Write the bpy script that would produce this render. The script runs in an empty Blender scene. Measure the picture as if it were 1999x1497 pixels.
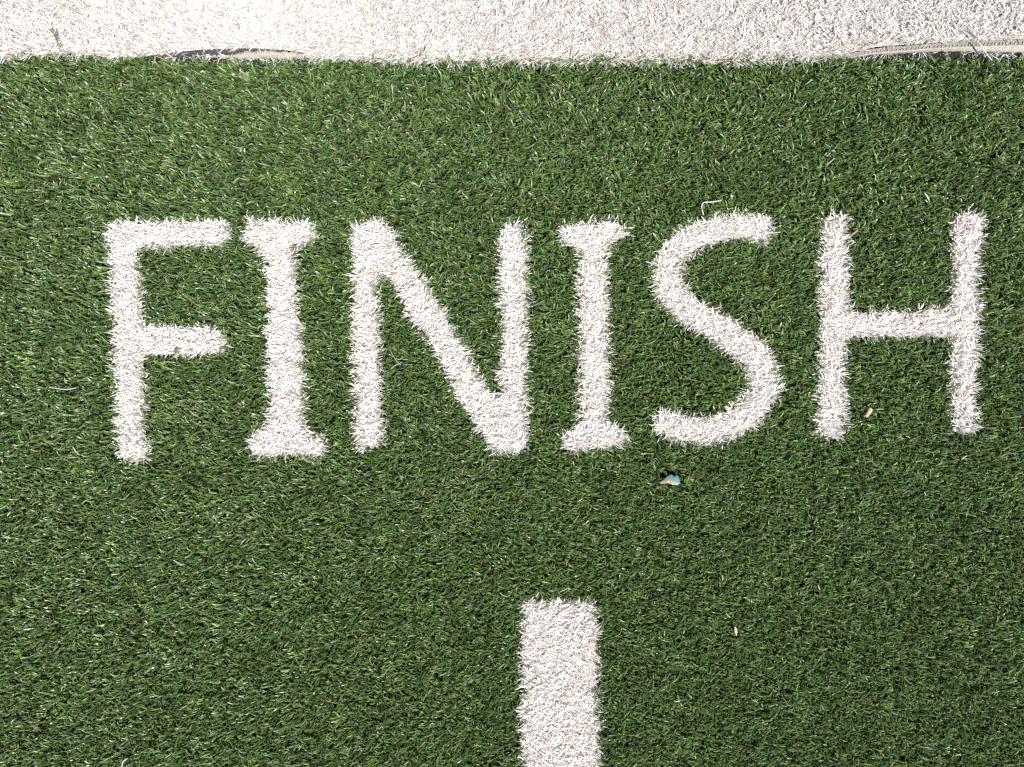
import bpy, math
import numpy as np
from mathutils import Vector

# ------------------------------------------------------------------ camera
scene = bpy.context.scene
S = 0.0004            # metres per photo pixel at the height of the blade tips
ZR = 0.006            # that height
H = 0.600 + ZR        # the phone is held about 60 cm above the turf, looking straight down
cam_d = bpy.data.cameras.new("camera")
cam = bpy.data.objects.new("camera", cam_d)
scene.collection.objects.link(cam)
cam.location = (0, 0, H)
cam.rotation_euler = (0, 0, 0)
cam_d.sensor_width = 36
cam_d.lens = 36 * (H - ZR) / (1999 * S)
cam_d.clip_start = 0.01
cam_d.clip_end = 200
scene.camera = cam

# ------------------------------------------------------------------ light
SUN = Vector((0.34, -0.52, 1.0)).normalized()      # towards the sun: beyond the lower right corner of the picture
elev = math.asin(SUN.z)
world = bpy.data.worlds.new("World")
scene.world = world
world.use_nodes = True
wn = world.node_tree
sky = wn.nodes.new("ShaderNodeTexSky")
sky.sky_type = 'NISHITA'
sky.sun_disc = False
sky.sun_elevation = elev
sky.sun_rotation = math.atan2(SUN.x, SUN.y)
bg = wn.nodes["Background"]
bg.inputs["Strength"].default_value = 0.05
wn.links.new(sky.outputs[0], bg.inputs[0])
sd = bpy.data.lights.new("sun", 'SUN')
sd.energy = 5.0
sd.angle = math.radians(0.53)
sd.color = (1.0, 0.965, 0.91)
sun = bpy.data.objects.new("sun", sd)
scene.collection.objects.link(sun)
sun.rotation_euler = SUN.to_track_quat('Z', 'Y').to_euler()
scene.view_settings.view_transform = 'Standard'
scene.view_settings.look = 'None'
scene.view_settings.gamma = 1
scene.view_settings.exposure = 0.90
scene.render.engine = 'CYCLES'
scene.cycles.max_bounces = 10
scene.cycles.diffuse_bounces = 7
scene.cycles.transmission_bounces = 6
scene.cycles.use_denoising = False
scene.cycles.pixel_filter_type = 'BLACKMAN_HARRIS'
scene.cycles.filter_width = 1.35

rng = np.random.default_rng(7)


# ------------------------------------------------------------------ helpers
def W(px, py, z=ZR):
    """photo pixel -> point of the place at height z"""
    k = S * (H - z) / (H - ZR)
    return (np.asarray(px, float) - 999.5) * k, (748.5 - np.asarray(py, float)) * k


def tag(o, label=None, cat=None, group=None, kind=None):
    if label: o["label"] = label
    if cat: o["category"] = cat
    if group: o["group"] = group
    if kind: o["kind"] = kind
    return o


def link(name, me, mats, parent=None):
    o = bpy.data.objects.new(name, me)
    scene.collection.objects.link(o)
    for m in (mats if isinstance(mats, (list, tuple)) else [mats]):
        me.materials.append(m)
    if parent: o.parent = parent
    return o


def np_mesh(name, V, F, C=None, mi=None, smooth=True):
    """V (n,3), F (m,4) quads"""
    me = bpy.data.meshes.new(name)
    n, m = len(V), len(F)
    me.vertices.add(n)
    me.vertices.foreach_set("co", np.ascontiguousarray(V, np.float32).ravel())
    me.loops.add(m * 4)
    me.loops.foreach_set("vertex_index", np.ascontiguousarray(F, np.int32).ravel())
    me.polygons.add(m)
    me.polygons.foreach_set("loop_start", np.arange(0, m * 4, 4, dtype=np.int32))
    me.polygons.foreach_set("use_smooth", np.full(m, smooth))
    if mi is not None:
        me.polygons.foreach_set("material_index", np.ascontiguousarray(mi, np.int32))
    if C is not None:
        a = me.color_attributes.new("tint", 'FLOAT_COLOR', 'POINT')
        a.data.foreach_set("color", np.ascontiguousarray(C, np.float32).ravel())
    me.update(calc_edges=True)
    return me


def noise2(x, y, period, seed, k=14):
    """smooth 2D noise, about -1..1, as a sum of plane waves round one period"""
    r = np.random.default_rng(seed)
    out = np.zeros_like(x)
    for _ in range(k):
        a = r.uniform(0, 2 * math.pi)
        f = 2 * math.pi / period * r.uniform(0.55, 1.5)
        out += np.sin(f * (x * math.cos(a) + y * math.sin(a)) + r.uniform(0, 6.28))
    return out / math.sqrt(k)


def sdf(px, py, poly):
    """signed distance to a closed outline (negative inside) and the outward direction, all in pixels"""
    P = np.asarray(poly, float)
    Q = np.roll(P, -1, 0)
    best = np.full(px.shape, 1e9)
    nx = np.zeros_like(best); ny = np.zeros_like(best)
    inside = np.zeros(px.shape, bool)
    for (ax, ay), (bx, by) in zip(P, Q):
        dx, dy = bx - ax, by - ay
        t = np.clip(((px - ax) * dx + (py - ay) * dy) / (dx * dx + dy * dy + 1e-9), 0, 1)
        ex, ey = ax + t * dx - px, ay + t * dy - py
        d = np.hypot(ex, ey)
        c = d < best
        best = np.where(c, d, best); nx = np.where(c, ex, nx); ny = np.where(c, ey, ny)
        if ay != by:
            hit = ((ay > py) != (by > py)) & (px < (bx - ax) * (py - ay) / (by - ay) + ax)
            inside ^= hit
    s = np.where(inside, 1.0, -1.0) / np.maximum(best, 1e-6)
    return np.where(inside, -best, best), nx * s, ny * s


def blades(x, y, z0, phi, L, a0, a1, w, twist, col, tip=0.35, curl=None, bend=0.8):
    """ribbon blades: four rungs each; a0/a1 tilt from vertical at root and tip"""
    n = len(x)
    ts = (0.0, 0.4, 0.74, 1.0)
    ws = (0.85, 1.0, 0.82, tip)
    V = np.zeros((n, 8, 3), np.float32)
    cx, cy, cz = x.copy(), y.copy(), z0.copy()
    prev = 0.0
    ph = phi.copy()
    if curl is None: curl = np.zeros(n)
    for i, t in enumerate(ts):
        if i:
            tm = 0.5 * (t + prev)
            a = a0 + (a1 - a0) * tm ** bend
            ph = phi + curl * tm
            d = (t - prev) * L
            cx = cx + np.sin(a) * np.cos(ph) * d
            cy = cy + np.sin(a) * np.sin(ph) * d
            cz = cz + np.cos(a) * d
            prev = t
        a = a0 + (a1 - a0) * t ** bend
        # side = horizontal perpendicular, rolled about the blade by twist
        sx, sy, sz = -np.sin(ph), np.cos(ph), np.zeros(n)
        ux, uy, uz = np.cos(a) * np.cos(ph), np.cos(a) * np.sin(ph), -np.sin(a)
        tw = twist * (0.6 + 0.8 * t)
        c, s = np.cos(tw), np.sin(tw)
        hx, hy, hz = sx * c + ux * s, sy * c + uy * s, sz * c + uz * s
        hw = 0.5 * w * ws[i]
        V[:, 2 * i] = np.stack([cx - hx * hw, cy - hy * hw, cz - hz * hw], 1)
        V[:, 2 * i + 1] = np.stack([cx + hx * hw, cy + hy * hw, cz + hz * hw], 1)
    V[:, :, 2] = np.maximum(V[:, :, 2], 0.0004)
    base = np.arange(n)[:, None] * 8
    F = np.concatenate([base + np.array([2 * i, 2 * i + 1, 2 * i + 3, 2 * i + 2]) for i in range(3)], 1).reshape(-1, 4)
    C = np.repeat(np.concatenate([col, np.ones((n, 1))], 1)[:, None, :], 8, 1).reshape(-1, 4)
    return V.reshape(-1, 3), F, C


def tufts(x0, x1, y0, y1, pitch, per, spread, seed):
    r = np.random.default_rng(seed)
    nx, ny = int((x1 - x0) / pitch), int((y1 - y0) / pitch)
    gx, gy = np.meshgrid(x0 + (np.arange(nx) + .5) * pitch, y0 + (np.arange(ny) + .5) * pitch)
    gx = gx.ravel() + r.normal(0, pitch * .22, gx.size)
    gy = gy.ravel() + r.normal(0, pitch * .16, gy.size)
    tid = np.repeat(np.arange(gx.size), per)
    a = r.uniform(0, 6.283, tid.size)
    rad = np.abs(r.normal(0, spread, tid.size))
    return gx[tid] + np.cos(a) * rad, gy[tid] + np.sin(a) * rad, tid, a


# ------------------------------------------------------------------ materials
def mat(name):
    m = bpy.data.materials.new(name)
    m.use_nodes = True
    nt = m.node_tree
    return m, nt, nt.nodes["Principled BSDF"], nt.nodes["Material Output"]


def blade_mat(name, rough, spec, trans, tcol=(1, 1, 1, 1)):
    m, nt, b, out = mat(name)
    at = nt.nodes.new("ShaderNodeAttribute"); at.attribute_name = "tint"
    no = nt.nodes.new("ShaderNodeTexNoise"); no.inputs["Scale"].default_value = 900
    no.inputs["Detail"].default_value = 3
    mr = nt.nodes.new("ShaderNodeMapRange")
    mr.inputs["To Min"].default_value = 0.82; mr.inputs["To Max"].default_value = 1.14
    nt.links.new(no.outputs[0], mr.inputs[0])
    mul = nt.nodes.new("ShaderNodeVectorMath"); mul.operation = 'SCALE'
    nt.links.new(at.outputs["Color"], mul.inputs[0]); nt.links.new(mr.outputs[0], mul.inputs["Scale"])
    nt.links.new(mul.outputs[0], b.inputs["Base Color"])
    b.inputs["Roughness"].default_value = rough
    b.inputs["Specular IOR Level"].default_value = spec
    tr = nt.nodes.new("ShaderNodeBsdfTranslucent")
    mt = nt.nodes.new("ShaderNodeVectorMath"); mt.operation = 'MULTIPLY'
    mt.inputs[1].default_value = tcol[:3]
    nt.links.new(mul.outputs[0], mt.inputs[0]); nt.links.new(mt.outputs[0], tr.inputs[0])
    mx = nt.nodes.new("ShaderNodeMixShader"); mx.inputs[0].default_value = trans
    nt.links.new(b.outputs[0], mx.inputs[1]); nt.links.new(tr.outputs[0], mx.inputs[2])
    nt.links.new(mx.outputs[0], out.inputs[0])
    return m


def plain_mat(name, c1, c2, scale, rough=0.8, bump=0.0):
    m, nt, b, out = mat(name)
    no = nt.nodes.new("ShaderNodeTexNoise"); no.inputs["Scale"].default_value = scale
    no.inputs["Detail"].default_value = 5
    tc = nt.nodes.new("ShaderNodeTexCoord")
    nt.links.new(tc.outputs["Object"], no.inputs["Vector"])
    r = nt.nodes.new("ShaderNodeValToRGB")
    r.color_ramp.elements[0].color = (*c1, 1); r.color_ramp.elements[0].position = .35
    r.color_ramp.elements[1].color = (*c2, 1); r.color_ramp.elements[1].position = .65
    nt.links.new(no.outputs[0], r.inputs[0]); nt.links.new(r.outputs[0], b.inputs["Base Color"])
    b.inputs["Roughness"].default_value = rough
    if bump:
        bp = nt.nodes.new("ShaderNodeBump"); bp.inputs["Strength"].default_value = bump
        bp.inputs["Distance"].default_value = 0.0006
        nt.links.new(no.outputs[0], bp.inputs["Height"]); nt.links.new(bp.outputs[0], b.inputs["Normal"])
    return m


M_green = blade_mat("green_yarn", 0.38, 0.5, 0.06, (1.0, 1.1, 0.6, 1))
M_white = blade_mat("white_yarn", 0.6, 0.25, 0.45)
M_soil = plain_mat("concrete", (.20, .19, .18), (.30, .29, .27), 40)
M_back = plain_mat("black_backing", (.012, .014, .010), (.03, .035, .022), 700)
M_back.node_tree.nodes['Principled BSDF'].inputs['Specular IOR Level'].default_value = .05
M_wback = plain_mat("white_backing", (.55, .50, .45), (.68, .62, .57), 500, bump=.5)
M_canvas = plain_mat("edge_canvas", (.20, .19, .165), (.33, .31, .275), 900, bump=.8)
M_groove = plain_mat("stitched_canvas", (.13, .12, .11), (.22, .205, .185), 900, bump=.8)
M_darkfab = plain_mat("dark_backing_fabric", (.012, .013, .016), (.045, .045, .05), 900, bump=.8)
M_fibre = blade_mat("loose_fibre", 0.45, 0.4, 0.25)


# ------------------------------------------------------------------ outlines, in photo pixels
F_ = [(220, 438), (300, 434), (380, 436), (444, 434), (448, 470), (438, 481), (380, 479), (330, 484), (276, 484),
      (276, 539), (280, 590), (284, 637), (330, 641), (380, 640), (423, 642), (449, 667), (437, 689), (400, 692),
      (354, 694), (300, 690), (283, 694), (284, 747), (283, 817), (287, 860), (293, 893), (265, 897), (240, 897),
      (234, 800), (231, 730), (230, 678), (229, 626), (224, 539), (219, 480)]
I1 = [(483, 437), (520, 434), (560, 436), (612, 432), (619, 468), (600, 474), (578, 480), (580, 539), (583, 608),
      (592, 680), (593, 747), (592, 815), (602, 838), (630, 850), (638, 884), (600, 889), (540, 889), (494, 890),
      (488, 868), (502, 845), (527, 834), (532, 765), (525, 678), (527, 608), (528, 539), (521, 500), (505, 484),
      (483, 476)]
N_ = [(690, 443), (740, 435), (762, 444), (777, 477), (807, 522), (850, 587), (880, 640), (924, 714), (960, 772),
      (975, 776), (980, 740), (983, 701), (984, 634), (978, 584), (975, 534), (978, 483), (984, 443), (1017, 437),
      (1026, 480), (1028, 517), (1028, 600), (1025, 701), (1025, 784), (1030, 864), (1028, 878), (1000, 881),
      (964, 879), (947, 851), (925, 820), (900, 784), (874, 727), (840, 670), (804, 617), (774, 560), (754, 534),
      (738, 538), (738, 600), (741, 700), (742, 801), (747, 868), (703, 879), (697, 834), (695, 701), (693, 600),
      (692, 500)]
I2 = [(1094, 452), (1110, 443), (1177, 434), (1218, 438), (1223, 460), (1194, 477), (1180, 497), (1182, 567),
      (1184, 634), (1185, 701), (1185, 767), (1177, 826), (1204, 832), (1225, 846), (1230, 864), (1160, 875),
      (1100, 879), (1094, 856), (1110, 839), (1132, 831), (1134, 767), (1132, 701), (1136, 650), (1130, 600),
      (1132, 534), (1133, 492), (1120, 484), (1097, 476)]
H_ = [(1605, 423), (1648, 421), (1648, 480), (1646, 547), (1652, 607), (1680, 614), (1760, 609), (1852, 607),
      (1857, 547), (1854, 480), (1860, 421), (1897, 415), (1912, 430), (1903, 497), (1902, 580), (1901, 647),
      (1897, 714), (1895, 781), (1899, 840), (1877, 850), (1857, 841), (1856, 747), (1851, 660), (1794, 657),
      (1727, 657), (1660, 655), (1649, 659), (1643, 690), (1641, 747), (1643, 848), (1617, 856), (1594, 842),
      (1596, 747), (1598, 647), (1598, 547), (1601, 480)]
sc_ = [(1500, 457, 25), (1480, 449, 25), (1461, 446, 24), (1421, 444, 23), (1381, 452, 24), (1344, 469, 25),
       (1315, 494, 26), (1300, 524, 27), (1301, 551, 27), (1315, 580, 27), (1344, 607, 27), (1381, 631, 27),
       (1421, 655, 27), (1457, 681, 27), (1481, 709, 27), (1491, 741, 27), (1484, 772, 27), (1461, 804, 27),
       (1421, 829, 27), (1377, 840, 26), (1337, 837, 25), (1302, 826, 24), (1282, 813, 22)]


def ribbon_outline(c):
    c = np.array(c, float)
    t = np.gradient(c[:, :2], axis=0)
    t /= np.linalg.norm(t, axis=1)[:, None]
    n = np.stack([-t[:, 1], t[:, 0]], 1)
    return np.concatenate([c[:, :2] + n * c[:, 2:], (c[:, :2] - n * c[:, 2:])[::-1]])


S_ = ribbon_outline(sc_)
LINE = [(1026, 1173), (1090, 1171), (1158, 1172), (1163, 1210), (1164, 1300), (1163, 1400), (1166, 1500),
        (1166, 1760), (1025, 1760), (1023, 1500), (1020, 1400), (1022, 1300), (1020, 1230)]

X0, X1, Y0, Y1 = -0.50, 0.50, -0.40, 0.40          # the part of the turf built blade by blade
ex = np.array([-260, 0, 60, 100, 180, 240, 270, 330, 400, 440, 500, 560, 600, 640, 700, 900, 1100, 1400, 1590,
               1640, 1700, 1750, 1837, 1905, 1999, 2260], float)
ey = np.array([112, 112, 109, 103, 103, 109, 110, 102, 95, 93.5, 92, 95.5, 102, 112, 117, 119, 120, 119, 117,
               105, 90, 86, 80, 77, 73, 66], float)
edge_y = np.array([114, 114, 112, 109, 110, 112, 113, 106, 98, 96, 95, 97, 104, 114, 118, 120, 121, 120, 119,
               112, 99, 94, 87, 82, 78, 70], float)
ez = np.array([1, 1, 1, .5, .5, 1, 1.5, 4, 6.5, 7, 7, 6.5, 5, 2, 1, .7, .7, .7, 1,
               3, 5.5, 6, 7, 7.5, 8, 8], float) * 1e-3
green_top = 119.0                                    # where the green pile starts


def tints(n, pal, wts, jit, r):
    pal = np.array(pal)
    k = r.choice(len(pal), n, p=np.array(wts) / sum(wts))
    c = pal[k] * np.exp(r.normal(0, jit, (n, 1)))
    return c * np.exp(r.normal(0, jit * .25, (n, 3)))


GREEN = [(.076, .122, .026), (.052, .104, .026), (.102, .148, .040), (.036, .094, .040), (.175, .215, .115),
         (.075, .050, .022)]
GW = [30, 26, 20, 9, 14, 1.5]


def flow(x, y, seed, amp=0.5):
    u = noise2(x, y, .055, seed) * .45 + noise2(x, y, .016, seed + 1) * .65
    v = noise2(x, y, .055, seed + 2) * .30 + noise2(x, y, .016, seed + 3) * .42
    return u * amp, v * amp


def comb(x, y, r, spread):
    """the way the yarn is crushed: both ways along a direction that wanders from place to place"""
    th = noise2(x, y, .022, 44) * .38 + noise2(x, y, .075, 45) * .30 + noise2(x, y, .009, 46) * .30
    return th + math.pi * (r.random(len(x)) < .5) + r.normal(0, spread, len(x))


def green_pile(x, y, ang, tid, seed, z0=0.0006, push=None):
    r = np.random.default_rng(seed)
    n = len(x)
    fu, fv = flow(x, y, 40, .40)
    q = comb(x, y, r, .42)
    vx = np.cos(q) * .95 + .25 * np.cos(ang) + fu
    vy = np.sin(q) * .95 + .25 * np.sin(ang) + fv
    if push is not None:
        vx += push[0]; vy += push[1]
    mag = np.clip(np.hypot(vx, vy), .1, 1.9)
    phi = np.arctan2(vy, vx)
    hgt = 1 + .09 * noise2(x, y, .03, 50) + .15 * noise2(x, y, .010, 51) + .13 * noise2(x * .45, y, .0042, 58) + .07 * np.sin(6.283 * y / .0068 + 1.6 * noise2(x, y, .03, 57))
    L = .0059 * hgt * np.exp(r.normal(0, .24, n))
    a0 = .08 + .26 * mag * r.uniform(.3, 1.2, n)
    a1 = np.clip(.75 + .72 * mag * r.uniform(.5, 1.3, n), .3, 1.9)
    w = .00092 * np.exp(r.normal(0, .18, n))
    col = tints(n, GREEN, GW, .22, r)
    col *= (1 + .07 * noise2(x, y, .05, 60) + .07 * noise2(x, y, .018, 61))[:, None]
    th = r.random(n) < .022                                     # curled brown thatch, low in the pile
    L = np.where(th, L * .85, L); a1 = np.where(th, 1.7, a1)
    w = np.where(th, w * .55, w)
    col[th] = tints(th.sum(), [(.13, .085, .035), (.10, .10, .035)], [2, 1], .25, r)
    curl = r.normal(0, .5, n); curl[th] = r.normal(0, 2.5, th.sum())
    return blades(x, y, np.full(n, z0), phi, L, a0, a1, w, r.normal(0, .5, n), col, curl=curl, tip=.3, bend=1.7)


WHITE = [(.81, .785, .765), (.84, .82, .80), (.77, .725, .695), (.81, .81, .81), (.62, .50, .43)]
WW = [36, 30, 16, 14, 2]


def white_pile(x, y, z0, ang, seed, out=None, lmul=1.0, cmul=(1, 1, 1)):
    r = np.random.default_rng(seed)
    n = len(x)
    fu, fv = flow(x, y, 40, .40)
    q = comb(x, y, r, .55)
    vx = np.cos(q) * 1.0 + .25 * np.cos(ang) + fu
    vy = np.sin(q) * 1.0 + .25 * np.sin(ang) + fv
    if out is not None:
        vx += out[0]; vy += out[1]
    mag = np.clip(np.hypot(vx, vy), .1, 2.0)
    phi = np.arctan2(vy, vx)
    hgt = 1 + .07 * noise2(x, y, .03, 52) + .09 * noise2(x, y, .009, 53) + .18 * np.sin(6.283 * y / .0068 + 1.8 * noise2(x, y, .03, 57))
    L = .0078 * lmul * hgt * np.exp(r.normal(0, .23, n))
    L = np.minimum(np.where(r.random(n) < .012, L * 1.3, L), .0112)
    a0 = .20 + .42 * mag * r.uniform(.4, 1.2, n)
    a1 = np.clip(.60 + .68 * mag * r.uniform(.5, 1.3, n), .2, 1.7)
    w = .00090 * np.exp(r.normal(0, .2, n))
    col = tints(n, WHITE, WW, .03, r)
    dirt = np.clip(noise2(x, y, .011, 70) - 1.55, 0, 1.0)[:, None] * .55 + np.clip(noise2(x, y, .06, 71) - .6, 0, 1)[:, None] * .06
    col = col * (1 - dirt * np.array([.25, .45, .60])) * np.array(cmul)
    return blades(x, y, z0, phi, L, a0, a1, w, r.normal(0, .7, n), col, curl=r.normal(0, .5, n))


# ------------------------------------------------------------------ ground and green turf
def sheet(name, x0, x1, y0, y1, z, m, n=1):
    gx, gy = np.meshgrid(np.linspace(x0, x1, n + 1), np.linspace(y0, y1, n + 1))
    V = np.stack([gx.ravel(), gy.ravel(), np.full(gx.size, z)], 1)
    i = np.arange(n * (n + 1)).reshape(n, n + 1)[:, :-1].ravel() if n > 1 else np.array([0])
    F = np.stack([i, i + 1, i + n + 2, i + n + 1], 1)
    return link(name, np_mesh(name, V, F), m)


g = sheet("ground", -60, 60, -60, 60, -0.006, M_soil)
tag(g, kind="structure")
tb = sheet("turf_base", -3.5, 3.5, -3.5, 3.5, -0.0005, M_back)
tag(tb, kind="structure")

bars = [F_, I1, N_, I2, S_, H_, LINE]
holes = [(1297, 929, 10), (1308, 921, 9), (1320, 923, 8), (1312, 938, 12), (1696, 806, 7)]

x, y, tid, ang = tufts(X0, X1, Y0, Y1, .0034, 9, .0009, 1)
kp = 999.5 + x / (S * H / (H - ZR)); kq = 748.5 - y / (S * H / (H - ZR))     # root positions as pixels at ground level
gtop = green_top + np.interp(kp, [0, 60, 110, 230, 300, 380, 600, 650, 1600, 1720, 1900], [3, -2, -3, 0, 4, 6, 6, 2, 0, 4, 5])
keep = kq > gtop + noise2(x, y, .03, 90) * 1.6
for b in bars:
    bb = np.array(b)
    c = (kp > bb[:, 0].min() - 12) & (kp < bb[:, 0].max() + 12) & (kq > bb[:, 1].min() - 12) & (kq < bb[:, 1].max() + 12)
    idx = np.where(c)[0]
    d, _, _ = sdf(kp[idx], kq[idx], bb)
    keep[idx[d < 1.0]] = False
for hx, hy, hr in holes:
    keep &= np.hypot(kp - hx, kq - hy) > hr
dens = noise2(x, y, .012, 91)
keep &= ~((dens > 1.5) & (rng.random(len(x)) < .5))
x, y, tid, ang, kq, gtop = x[keep], y[keep], tid[keep], ang[keep], kq[keep], gtop[keep]
edge = np.clip(1 - (kq - gtop) / 14, 0, 1)
V, F, C = green_pile(x, y, ang, tid, 11, push=(0, edge * .55))
o = link("artificial_grass", np_mesh("artificial_grass", V, F, C), M_green)
tag(o, "green artificial grass surrounding the white word and lane stripe", "grass", kind="stuff")


# ------------------------------------------------------------------ white tufted letters and stripe
def white_inlay(name, poly, label, cat, group, seed):
    poly = np.array(poly, float)
    lx, hx = poly[:, 0].min(), poly[:, 0].max(); ly, hy = poly[:, 1].min(), poly[:, 1].max()
    kk = S * H / (H - ZR)
    x, y, tid, ang = tufts((lx - 1005) * kk, (hx - 994) * kk, (743 - hy) * kk, (754 - ly) * kk, .0032, 13, .0010, seed)
    p = 999.5 + x / kk; q = 748.5 - y / kk
    wob = noise2(x, y, .014, seed + 5) * 1.6
    d, nx, ny = sdf(p, q, poly)
    k = d < -2.2 + wob
    x, y, ang, d, nx, ny = x[k], y[k], ang[k], d[k], nx[k], ny[k]
    e = np.clip(1 - (-d) / 9, 0, 1)
    V, F, C = white_pile(x, y, np.full(len(x), .0008), ang, seed + 1, out=(nx * e * .75, -ny * e * .75), lmul=1.02 - .18 * e)
    me = np_mesh(name, V, F, C)
    cx, cy = W((lx + hx) / 2, (ly + hy) / 2, 0)
    V[:, 0] -= cx; V[:, 1] -= cy
    me = np_mesh(name, V, F, C)
    root = bpy.data.objects.new(name, None)
    root.empty_display_size = .02
    root.location = (cx, cy, 0)
    scene.collection.objects.link(root)
    tag(root, label, cat, group)
    link("pile", me, M_white, root)
    # the primary backing the white yarn is tufted into
    import bmesh
    bm = bmesh.new()
    c = poly.mean(0)
    pts = []
    P = poly; 
    nrm = []
    area = .5 * np.sum(P[:, 0] * np.roll(P[:, 1], -1) - np.roll(P[:, 0], -1) * P[:, 1])
    for i in range(len(P)):
        a, b2 = P[i - 1], P[(i + 1) % len(P)]
        t = b2 - a; t = t / (np.hypot(*t) + 1e-9)
        nn = np.array([-t[1], t[0]]) * (1 if area > 0 else -1)
        pts.append(P[i] + nn * 2.5)
    vs = [bm.verts.new(((a - 999.5) * kk - cx, (748.5 - b2) * kk - cy, .0007)) for a, b2 in pts]
    f = bm.faces.new(vs)
    bmesh.ops.triangulate(bm, faces=[f])
    bmesh.ops.recalc_face_normals(bm, faces=bm.faces)
    mb = bpy.data.meshes.new("backing"); bm.to_mesh(mb); bm.free()
    link("backing", mb, M_wback, root)
    return root


G = "white turf letters of the word FINISH"
white_inlay("turf_letter", F_, "white tufted letter F starting the word on green turf", "letter", G, 101)
white_inlay("turf_letter", I1, "white tufted letter I with rounded serifs, between the F and the N", "letter", G, 111)
white_inlay("turf_letter", N_, "white tufted letter N with its broad diagonal, centre of the word", "letter", G, 121)
white_inlay("turf_letter", I2, "white tufted letter I with serifs, between the N and the S", "letter", G, 131)
white_inlay("turf_letter", S_, "white tufted letter S, the only curved letter of the word", "letter", G, 141)
white_inlay("turf_letter", H_, "white tufted letter H ending the word on green turf", "letter", G, 151)
white_inlay("lane_stripe", LINE, "plain white turf stripe running down below the word", "stripe", None, 161)


# ------------------------------------------------------------------ white turf mat along the top
MATC = (.90, .895, .89)              # scales the mat's yarn tint slightly darker than the letters
mat_root = bpy.data.objects.new("turf_mat", None)
scene.collection.objects.link(mat_root)
mat_root.location = (0, float(W(0, 118, 0)[1]), 0)
tag(mat_root, "white artificial turf mat whose near edge curls up beside the green turf", "turf mat")
oy = mat_root.location.y

ym, yM = float(W(0, 124, 0)[1]), 0.40
x, y, tid, ang = tufts(X0, X1, ym, yM, .0032, 13, .0010, 201)
kk0 = S * H / (H - ZR)
p = 999.5 + x / kk0
zb = np.interp(p, ex, ez)
yedge = (748.5 - np.interp(p, ex, ey + 2.0)) * S * (H - zb) / (H - ZR) + noise2(x, y, .012, 95) * .0006
back = y - yedge
zz = .0008 + zb * np.clip(1 - back / .05, 0, 1) ** 1.6
k = back > 0
x, y, ang, zz, back = x[k], y[k], ang[k], zz[k], back[k]
e = np.clip(1 - back / .006, 0, 1)
V, F, C = white_pile(x, y, zz, ang, 203, out=(0 * e, -e * .9 * np.clip(1 - zb[k] * 400, -.3, 1)), lmul=1.0, cmul=MATC)
V[:, 1] -= oy
link("pile", np_mesh("pile", V, F, C), M_white, mat_root)

# backing sheet of the mat, following the curl
xs = np.linspace(X0, X1, 240)
rows = np.array([0, .004, .010, .018, .028, .05, .1, .3])
pp = 999.5 + xs / kk0
zb = np.interp(pp, ex, ez)
ye = (748.5 - np.interp(pp, ex, ey + 2.0)) * S * (H - zb) / (H - ZR)
V = []
for rr in rows:
    V.append(np.stack([xs, ye + rr - oy, .0006 + zb * np.clip(1 - rr / .05, 0, 1) ** 1.6], 1))
V = np.concatenate(V)
nr, nc = len(rows), len(xs)
ii = (np.arange(nr - 1)[:, None] * nc + np.arange(nc - 1)[None]).ravel()
F = np.stack([ii, ii + 1, ii + nc + 1, ii + nc], 1)
link("backing", np_mesh("backing", V, F), M_wback, mat_root)


def band(name, xk, rows, mats, seed, n=260, wob=.5, matidx=None):
    """a strip of edge fabric: rows of (pixel y at xk, height in mm at xk), lofted along x"""
    px = np.linspace(xk[0], xk[-1], n)
    V = []
    for j, (yy, zz) in enumerate(rows):
        z = np.interp(px, xk, zz) * 1e-3
        q = np.interp(px, xk, yy) + noise2(px * .0004, np.full(n, j * .004), .006, seed + j) * wob \
            + noise2(px * .0004, np.full(n, j * .004), .0018, seed + 30 + j) * wob * .5
        xx, y2 = W(px, q, z)
        V.append(np.stack([xx, y2 - oy, z], 1))
    V = np.concatenate(V)
    nr = len(rows)
    ii = (np.arange(nr - 1)[:, None] * n + np.arange(n - 1)[None]).ravel()
    F = np.stack([ii, ii + 1, ii + n + 1, ii + n], 1)
    mi = None if matidx is None else np.repeat(matidx, n - 1)
    return link(name, np_mesh(name, V, F, mi=mi), mats, mat_root)


def A(*v): return np.array(v, float)


# right-hand selvedge: grooved seam, pale lip, drooping canvas
xk = A(1596, 1640, 1700, 1750, 1837, 1905, 1999, 2240)
lip = A(121, 116, 104, 100, 93.5, 91, 88, 82)
edg = np.interp(xk, ex, edge_y)
drop = A(0, 2, 4, 5.5, 7, 10, 15, 18)
zt = A(1, 3, 5.6, 6.2, 7.2, 7.6, 8, 8)
band("selvedge", xk, [(edg - 4, zt - .6), (edg + 1, zt), (lip - 3, zt - .9), (lip - .8, zt + .3), (lip + 1, zt + .3),
                      (lip + 2.2, zt - .3), (lip + drop * .6, zt - 1.2), (lip + drop, zt - 2.8), (lip + drop - 3, zt - 5)],
     [M_groove, M_canvas], 300, matidx=[0, 0, 0, 1, 1, 1, 1, 1], wob=.35)
# stitches lying across the groove
r = np.random.default_rng(5)
sx = np.arange(1690, 2200, 7.5) + r.normal(0, .7, 68)
n = len(sx)
z = np.interp(sx, xk, zt) * 1e-3
yy = np.interp(sx, xk, .5 * (edg + 1 + lip - 1))
bx, by = W(sx, yy + 3, z)
V, F, C = blades(bx, by - oy, z, np.full(n, math.pi / 2) + r.normal(0, .3, n), np.full(n, .0024), np.full(n, .7),
                 np.full(n, 2.1), np.full(n, .0008), r.normal(0, .2, n), np.tile([.30, .27, .24], (n, 1)), tip=.8)
link("stitching", np_mesh("stitching", V, F, C), M_fibre, mat_root)
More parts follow.
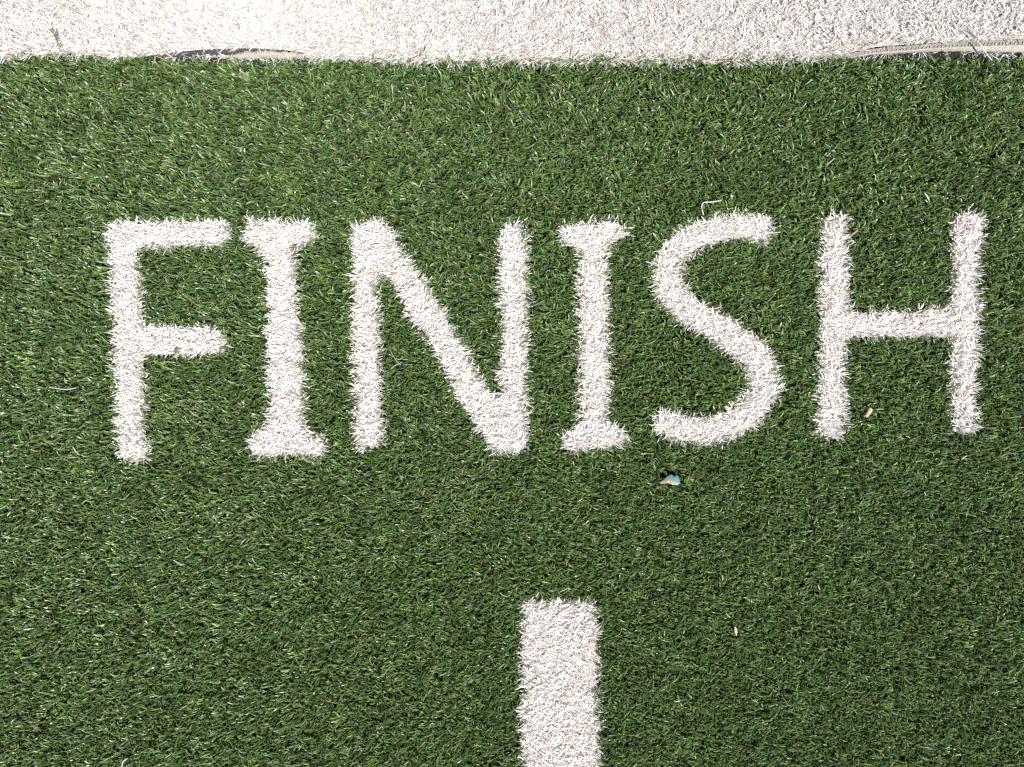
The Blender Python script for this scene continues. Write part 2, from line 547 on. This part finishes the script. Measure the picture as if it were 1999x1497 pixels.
# left-hand curl: dark underlay then frayed pale backing
xk = A(236, 280, 324, 394, 429, 460, 500, 560)
t = A(114, 111, 107, 99.5, 97.5, 97, 96, 97)
b_ = A(118, 117, 113, 108, 107.5, 107, 105, 104)
zt = A(1, 2, 3.5, 5.5, 6, 6, 6, 5)
band("underlay", xk, [(t - 3, zt), (t, zt - .4), (t * .5 + b_ * .5, zt - 1), (b_, zt - 2.5), (b_ - 2, zt - 3.5)], [M_darkfab], 400, wob=1.3)
xk = A(380, 420, 456, 473, 520, 560, 600, 628, 648)
t = A(107, 107, 107, 101, 99, 101, 104.5, 111, 119)
b_ = A(110, 112, 115, 116, 114, 115, 115, 119, 123)
zt = A(3.5, 4, 4.5, 6.2, 6.6, 6.4, 5.4, 3, 1.4)
band("frayed_edge", xk, [(t, zt - .8), (t + .8, zt), (t * .5 + b_ * .5, zt - .7), (b_, zt - 2), (b_ - 2, zt - 3)], [M_canvas], 440, wob=1.6)


def frays(pa, seed, n):
    r = np.random.default_rng(seed)
    px = r.uniform(pa[0][0], pa[-1][0], n)
    P = np.array(pa)
    z = np.interp(px, P[:, 0], P[:, 2]) * 1e-3 + r.normal(0, .0006, n)
    q = np.interp(px, P[:, 0], P[:, 1]) + r.normal(0, 2.4, n)
    x, y = W(px, q, z)
    phi = -math.pi / 2 + r.normal(0, .9, n)
    col = tints(n, [(.72, .70, .68), (.45, .47, .52), (.30, .30, .34), (.62, .58, .52)], [4, 3, 2, 2], .1, r)
    return blades(x, y - oy, z, phi, .005 * np.exp(r.normal(0, .35, n)), r.uniform(.7, 1.4, n), r.uniform(1.2, 2.6, n),
                  .0004 * np.exp(r.normal(0, .25, n)), r.normal(0, .8, n), col, tip=.6, curl=r.normal(0, 2.2, n))


a_ = frays([(320, 112, 2), (400, 109, 3), (470, 113, 3.5), (560, 113, 3.5), (640, 119, 1.5)], 21, 260)
b2 = frays([(1600, 121, 1), (1700, 109, 3), (1837, 101, 4), (1905, 103, 4), (1999, 106, 4), (2200, 104, 4)], 22, 300)
V = np.concatenate([a_[0], b2[0]]); F = np.concatenate([a_[1], b2[1] + len(a_[0])]); C = np.concatenate([a_[2], b2[2]])
fr = link("frayed_fibres", np_mesh("frayed_fibres", V, F, C), M_fibre, mat_root)
fr["kind"] = "stuff"


# ------------------------------------------------------------------ loose bits lying on the turf
def spline(pts, n):
    P = np.array(pts, float)
    d = np.r_[0, np.cumsum(np.linalg.norm(np.diff(P, axis=0), axis=1))]
    P2 = P.copy()
    t = np.linspace(0, d[-1], n)
    out = np.stack([np.interp(t, d, P[:, k]) for k in range(P.shape[1])], 1)
    for _ in range(2):
        out[1:-1] = .25 * out[:-2] + .5 * out[1:-1] + .25 * out[2:]
    return out


def strand_geo(pts, rad, n=22, flat=.5):
    """pts: (px, py, z mm); a flattened tube"""
    s = spline(pts, n)
    z = s[:, 2] * 1e-3
    x, y = W(s[:, 0], s[:, 1], z)
    c = np.stack([x, y, z], 1)
    t = np.gradient(c, axis=0); t /= np.linalg.norm(t, axis=1)[:, None]
    side = np.cross(t, [0, 0, 1.0]); side /= np.linalg.norm(side, axis=1)[:, None] + 1e-9
    up = np.cross(side, t)
    k = 6
    R = rad * np.clip(np.minimum(np.linspace(0, 9, n) + .45, np.linspace(9, 0, n) + .45), 0, 1)
    V = np.concatenate([c + side * (math.cos(a) * R)[:, None] + up * (math.sin(a) * R * flat)[:, None]
                        for a in np.arange(k) * 2 * math.pi / k]) if False else \
        np.stack([c + side * (math.cos(a) * R)[:, None] + up * (math.sin(a) * R * flat)[:, None]
                  for a in np.arange(k) * 2 * math.pi / k], 1).reshape(-1, 3)
    F = []
    for i in range(n - 1):
        for j in range(k):
            F.append((i * k + j, i * k + (j + 1) % k, (i + 1) * k + (j + 1) % k, (i + 1) * k + j))
    for e in (0, n - 1):
        b = e * k
        F.append((b, b + 1, b + 2, b + 3)); F.append((b, b + 3, b + 4, b + 5))
    return V, np.array(F)


def strand(name, paths, rad, col, label, cat, group=None, m=None):
    Vs, Fs, off = [], [], 0
    for pts in paths:
        V, F = strand_geo(pts, rad)
        Vs.append(V); Fs.append(F + off); off += len(V)
    V = np.concatenate(Vs); F = np.concatenate(Fs)
    c = V.mean(0); c[2] = V[:, 2].min()
    C = np.tile([*col, 1.0], (len(V), 1))
    o = link(name, np_mesh(name, V - c, F, C), m or M_fibre)
    o.location = c
    return tag(o, label, cat, group)


TH = "loose white threads on the turf"
wc = (.48, .49, .46)
strand("thread", [[(1374, 420, 6), (1370, 408, 8), (1369.5, 399, 9), (1374, 394, 10), (1390, 394, 10), (1409, 391, 9)]],
       .0005, wc, "bent white thread standing above the top of the letter S", "thread", TH)
strand("thread", [[(96, 755.5, 7), (113, 758.5, 9), (130, 760.5, 9), (149, 757, 7)]], .0004, wc,
       "short curved white thread lying left of the letter F", "thread", TH)
strand("thread", [[(761, 683, 7), (767, 694, 9), (775, 706, 9), (783, 712, 8)],
                  [(762, 721, 8), (770, 714, 9.5), (778, 710, 10), (786, 706, 8)],
                  [(772, 700, 9), (780, 702, 9.5), (786, 698, 9), (784, 694, 8)]], .00034, (.32, .34, .27),
       "tangled pale thread on the green inside the letter N", "thread", TH)
strand("thread", [[(1905, 76, 15), (1913, 85, 16), (1921, 97, 15), (1929, 109, 12), (1937, 118, 8)]], .00055, wc,
       "long white thread hanging over the curled mat edge", "thread", TH)
strand("thread", [[(236, 1502, 8), (240, 1486, 9.5), (250, 1480, 8)]], .0005, wc,
       "short white thread at the bottom edge far left of the stripe", "thread", TH)
strand("thread", [[(1654, 474, 8), (1661, 470, 10), (1666, 469, 10), (1666, 474, 10), (1659, 478, 8)]], .0005, wc,
       "tiny looped white thread touching the left post of the H", "thread", TH)
GB = "loose green blades lying on white turf"
gc = (.10, .14, .045)
strand("grass_blade", [[(1023, 1338, 9), (1038, 1328, 10.5), (1052, 1317, 10)]], .0004, gc,
       "thin green blade lying across the left side of the stripe", "grass blade", GB)
strand("grass_blade", [[(1107, 1187, 10), (1118, 1177, 10.5), (1129, 1170, 9)]], .0004, gc,
       "thin green blade lying across the top end of the stripe", "grass blade", GB)
strand("grass_blade", [[(96, 56, 11), (104, 64, 12), (109, 74, 12), (114, 85, 12), (119, 93, 10)],
                       [(111, 57, 10), (109, 64, 12), (109, 72, 12)]], .0005, (.12, .14, .07),
       "olive sprig poking out of the white mat near its left end", "sprig")
strand("grass_blade", [[(339, 687, 9), (343, 684, 10), (349, 688, 9.5)], [(341, 690, 9), (346, 685, 10.5)]], .0008, (.16, .18, .05),
       "small olive blade on the middle bar of the letter F", "grass blade", GB)
strand("twig", [[(1660, 461, 7), (1667, 455, 9), (1675, 449, 8)]], .0008, (.36, .25, .15),
       "small brown twig right of the left post of the H", "twig")


def flake(name, pts, z, thick, cols, label, cat, group=None, tilt=(0, 0), dome=0.0):
    """a thin curled flake: outline in pixels, a real top, bottom and rim"""
    P = np.array(pts, float)
    c = P.mean(0)
    n = len(P)
    rings = [1.0, .75, .45, 0.12]
    V, C = [], []
    for s_ in (1, -1):
        for rr in rings:
            q = c + (P - c) * rr
            zz = z + tilt[0] * (q[:, 0] - c[0]) * S + tilt[1] * (c[1] - q[:, 1]) * S + dome * (1 - rr * rr) + (thick if s_ > 0 else 0)
            x, y = W(q[:, 0], q[:, 1], zz)
            V.append(np.stack([x, y, zz], 1))
            u = np.clip(((q[:, 0] - c[0]) * cols[2][0] + (q[:, 1] - c[1]) * cols[2][1]) + .5, 0, 1)[:, None]
            u = u * u * (3 - 2 * u)
            C.append(np.array(cols[0]) * (1 - u) + np.array(cols[1]) * u)
    V = np.concatenate(V); C = np.concatenate(C); C = np.concatenate([C, np.ones((len(C), 1))], 1)
    F = []
    R = len(rings)
    for s_ in (0, 1):
        for k in range(R - 1):
            a = (s_ * R + k) * n
            for j in range(n):
                j2 = (j + 1) % n
                F.append((a + j, a + j2, a + n + j2, a + n + j))
        a = (s_ * R + R - 1) * n
        for j in range(0, n - 3, 2):
            F.append((a, a + j + 1, a + j + 2, a + min(j + 3, n - 1)))
    for j in range(n):
        j2 = (j + 1) % n
        F.append((j, j2, R * n + j2, R * n + j))
    cc = V.mean(0)
    o = link(name, np_mesh(name, V - cc, np.array(F), C, smooth=False), M_flake)
    o.location = cc
    return tag(o, label, cat, group)


M_flake = blade_mat("dry_flake", 0.5, 0.4, 0.05)
flake("paint_flake", [(1288, 942), (1292, 938.5), (1296.5, 936), (1301.5, 931), (1306.4, 927.3), (1311.5, 926), (1316, 930.2),
                      (1321.4, 928), (1325, 932), (1326.8, 936.6), (1327.4, 943.5), (1322, 946.8), (1312.4, 946.5),
                      (1306.4, 943.5), (1299, 943), (1290.5, 945)],
      .0062, .0007, [(.25, .19, .13), (.07, .19, .20), (.055, -.075)],
      "small turquoise and beige flake lying below the letter S", "flake", tilt=(.05, -.1), dome=.0008)
flake("dry_leaf", [(1687, 812), (1690, 808), (1693, 802), (1696, 798), (1700, 795.5), (1703, 798), (1703, 803), (1699, 808),
                   (1695, 813), (1692, 815)],
      .0075, .0004, [(.34, .21, .13), (.44, .30, .20), (.08, 0)],
      "tan dry leaf scrap lying between the posts of the H", "leaf", tilt=(.3, .1), dome=.0006)
flake("seed_husk", [(1434, 1223), (1436.5, 1224), (1438.5, 1228), (1439.5, 1234), (1438.5, 1240), (1436.8, 1241), (1434.5, 1236),
                    (1433.3, 1229)],
      .0080, .0004, [(.32, .26, .19), (.38, .32, .25), (.08, 0)],
      "tiny pale seed husk on open green turf right of the stripe", "seed husk", tilt=(.1, .1), dome=.0004)


# ------------------------------------------------------------------ the same turf going on past the photo's frame
def surround(name, pilefn, pts, m, label, cat):
    T = 0.2
    V, F, C = pilefn(T)
    me = np_mesh(name, V, F, C)
    o = link(name, me, m)
    o.location = (pts[0][0], pts[0][1], 0)
    ng = bpy.data.node_groups.new(name + "_tiles", "GeometryNodeTree")
    ng.interface.new_socket("Geometry", in_out='INPUT', socket_type='NodeSocketGeometry')
    ng.interface.new_socket("Geometry", in_out='OUTPUT', socket_type='NodeSocketGeometry')
    gi = ng.nodes.new("NodeGroupInput"); go = ng.nodes.new("NodeGroupOutput")
    jo = ng.nodes.new("GeometryNodeJoinGeometry")
    runs = {}
    for px_, py_, nx_, ny_ in pts:
        gr = ng.nodes.new("GeometryNodeMeshGrid")
        gr.inputs["Size X"].default_value = T * (nx_ - 1) if nx_ > 1 else 0.0
        gr.inputs["Size Y"].default_value = T * (ny_ - 1) if ny_ > 1 else 0.0
        gr.inputs["Vertices X"].default_value = nx_
        gr.inputs["Vertices Y"].default_value = ny_
        tr = ng.nodes.new("GeometryNodeTransform")
        tr.inputs["Translation"].default_value = (px_ + T * (nx_ - 1) / 2 - pts[0][0], py_ + T * (ny_ - 1) / 2 - pts[0][1], 0)
        io = ng.nodes.new("GeometryNodeInstanceOnPoints")
        ng.links.new(gr.outputs[0], tr.inputs[0])
        ng.links.new(tr.outputs[0], io.inputs["Points"])
        ng.links.new(gi.outputs[0], io.inputs["Instance"])
        ng.links.new(io.outputs[0], jo.inputs[0])
    ng.links.new(jo.outputs[0], go.inputs[0])
    md = o.modifiers.new("tiles", 'NODES'); md.node_group = ng
    return tag(o, label, cat, kind="stuff")


def g_tile(T):
    x, y, tid, ang = tufts(-T / 2, T / 2, -T / 2, T / 2, .0034, 9, .0009, 501)
    return green_pile(x, y, ang, tid, 502)


def w_tile(T):
    x, y, tid, ang = tufts(-T / 2, T / 2, -T / 2, T / 2, .0032, 13, .0010, 503)
    return white_pile(x, y, np.full(len(x), .0008), ang, 504, cmul=MATC)


yb = float(W(0, 118, 0)[1])
# green: left and right of the centre, and below it
surround("artificial_grass", g_tile,
         [(-2.4, yb - .1 - 2.2, 10, 12), (.6, yb - .1 - 2.2, 10, 12), (-.4, -.5 - 2.0 + .2 - .2, 5, 11)], M_green,
         "green artificial grass carrying on outside the picture", "grass")
surround("white_artificial_grass", w_tile,
         [(-2.4, yb + .1, 10, 10), (.6, yb + .1, 10, 10), (-.4, .5, 5, 9)], M_white,
         "white artificial turf carrying on above the picture", "grass")
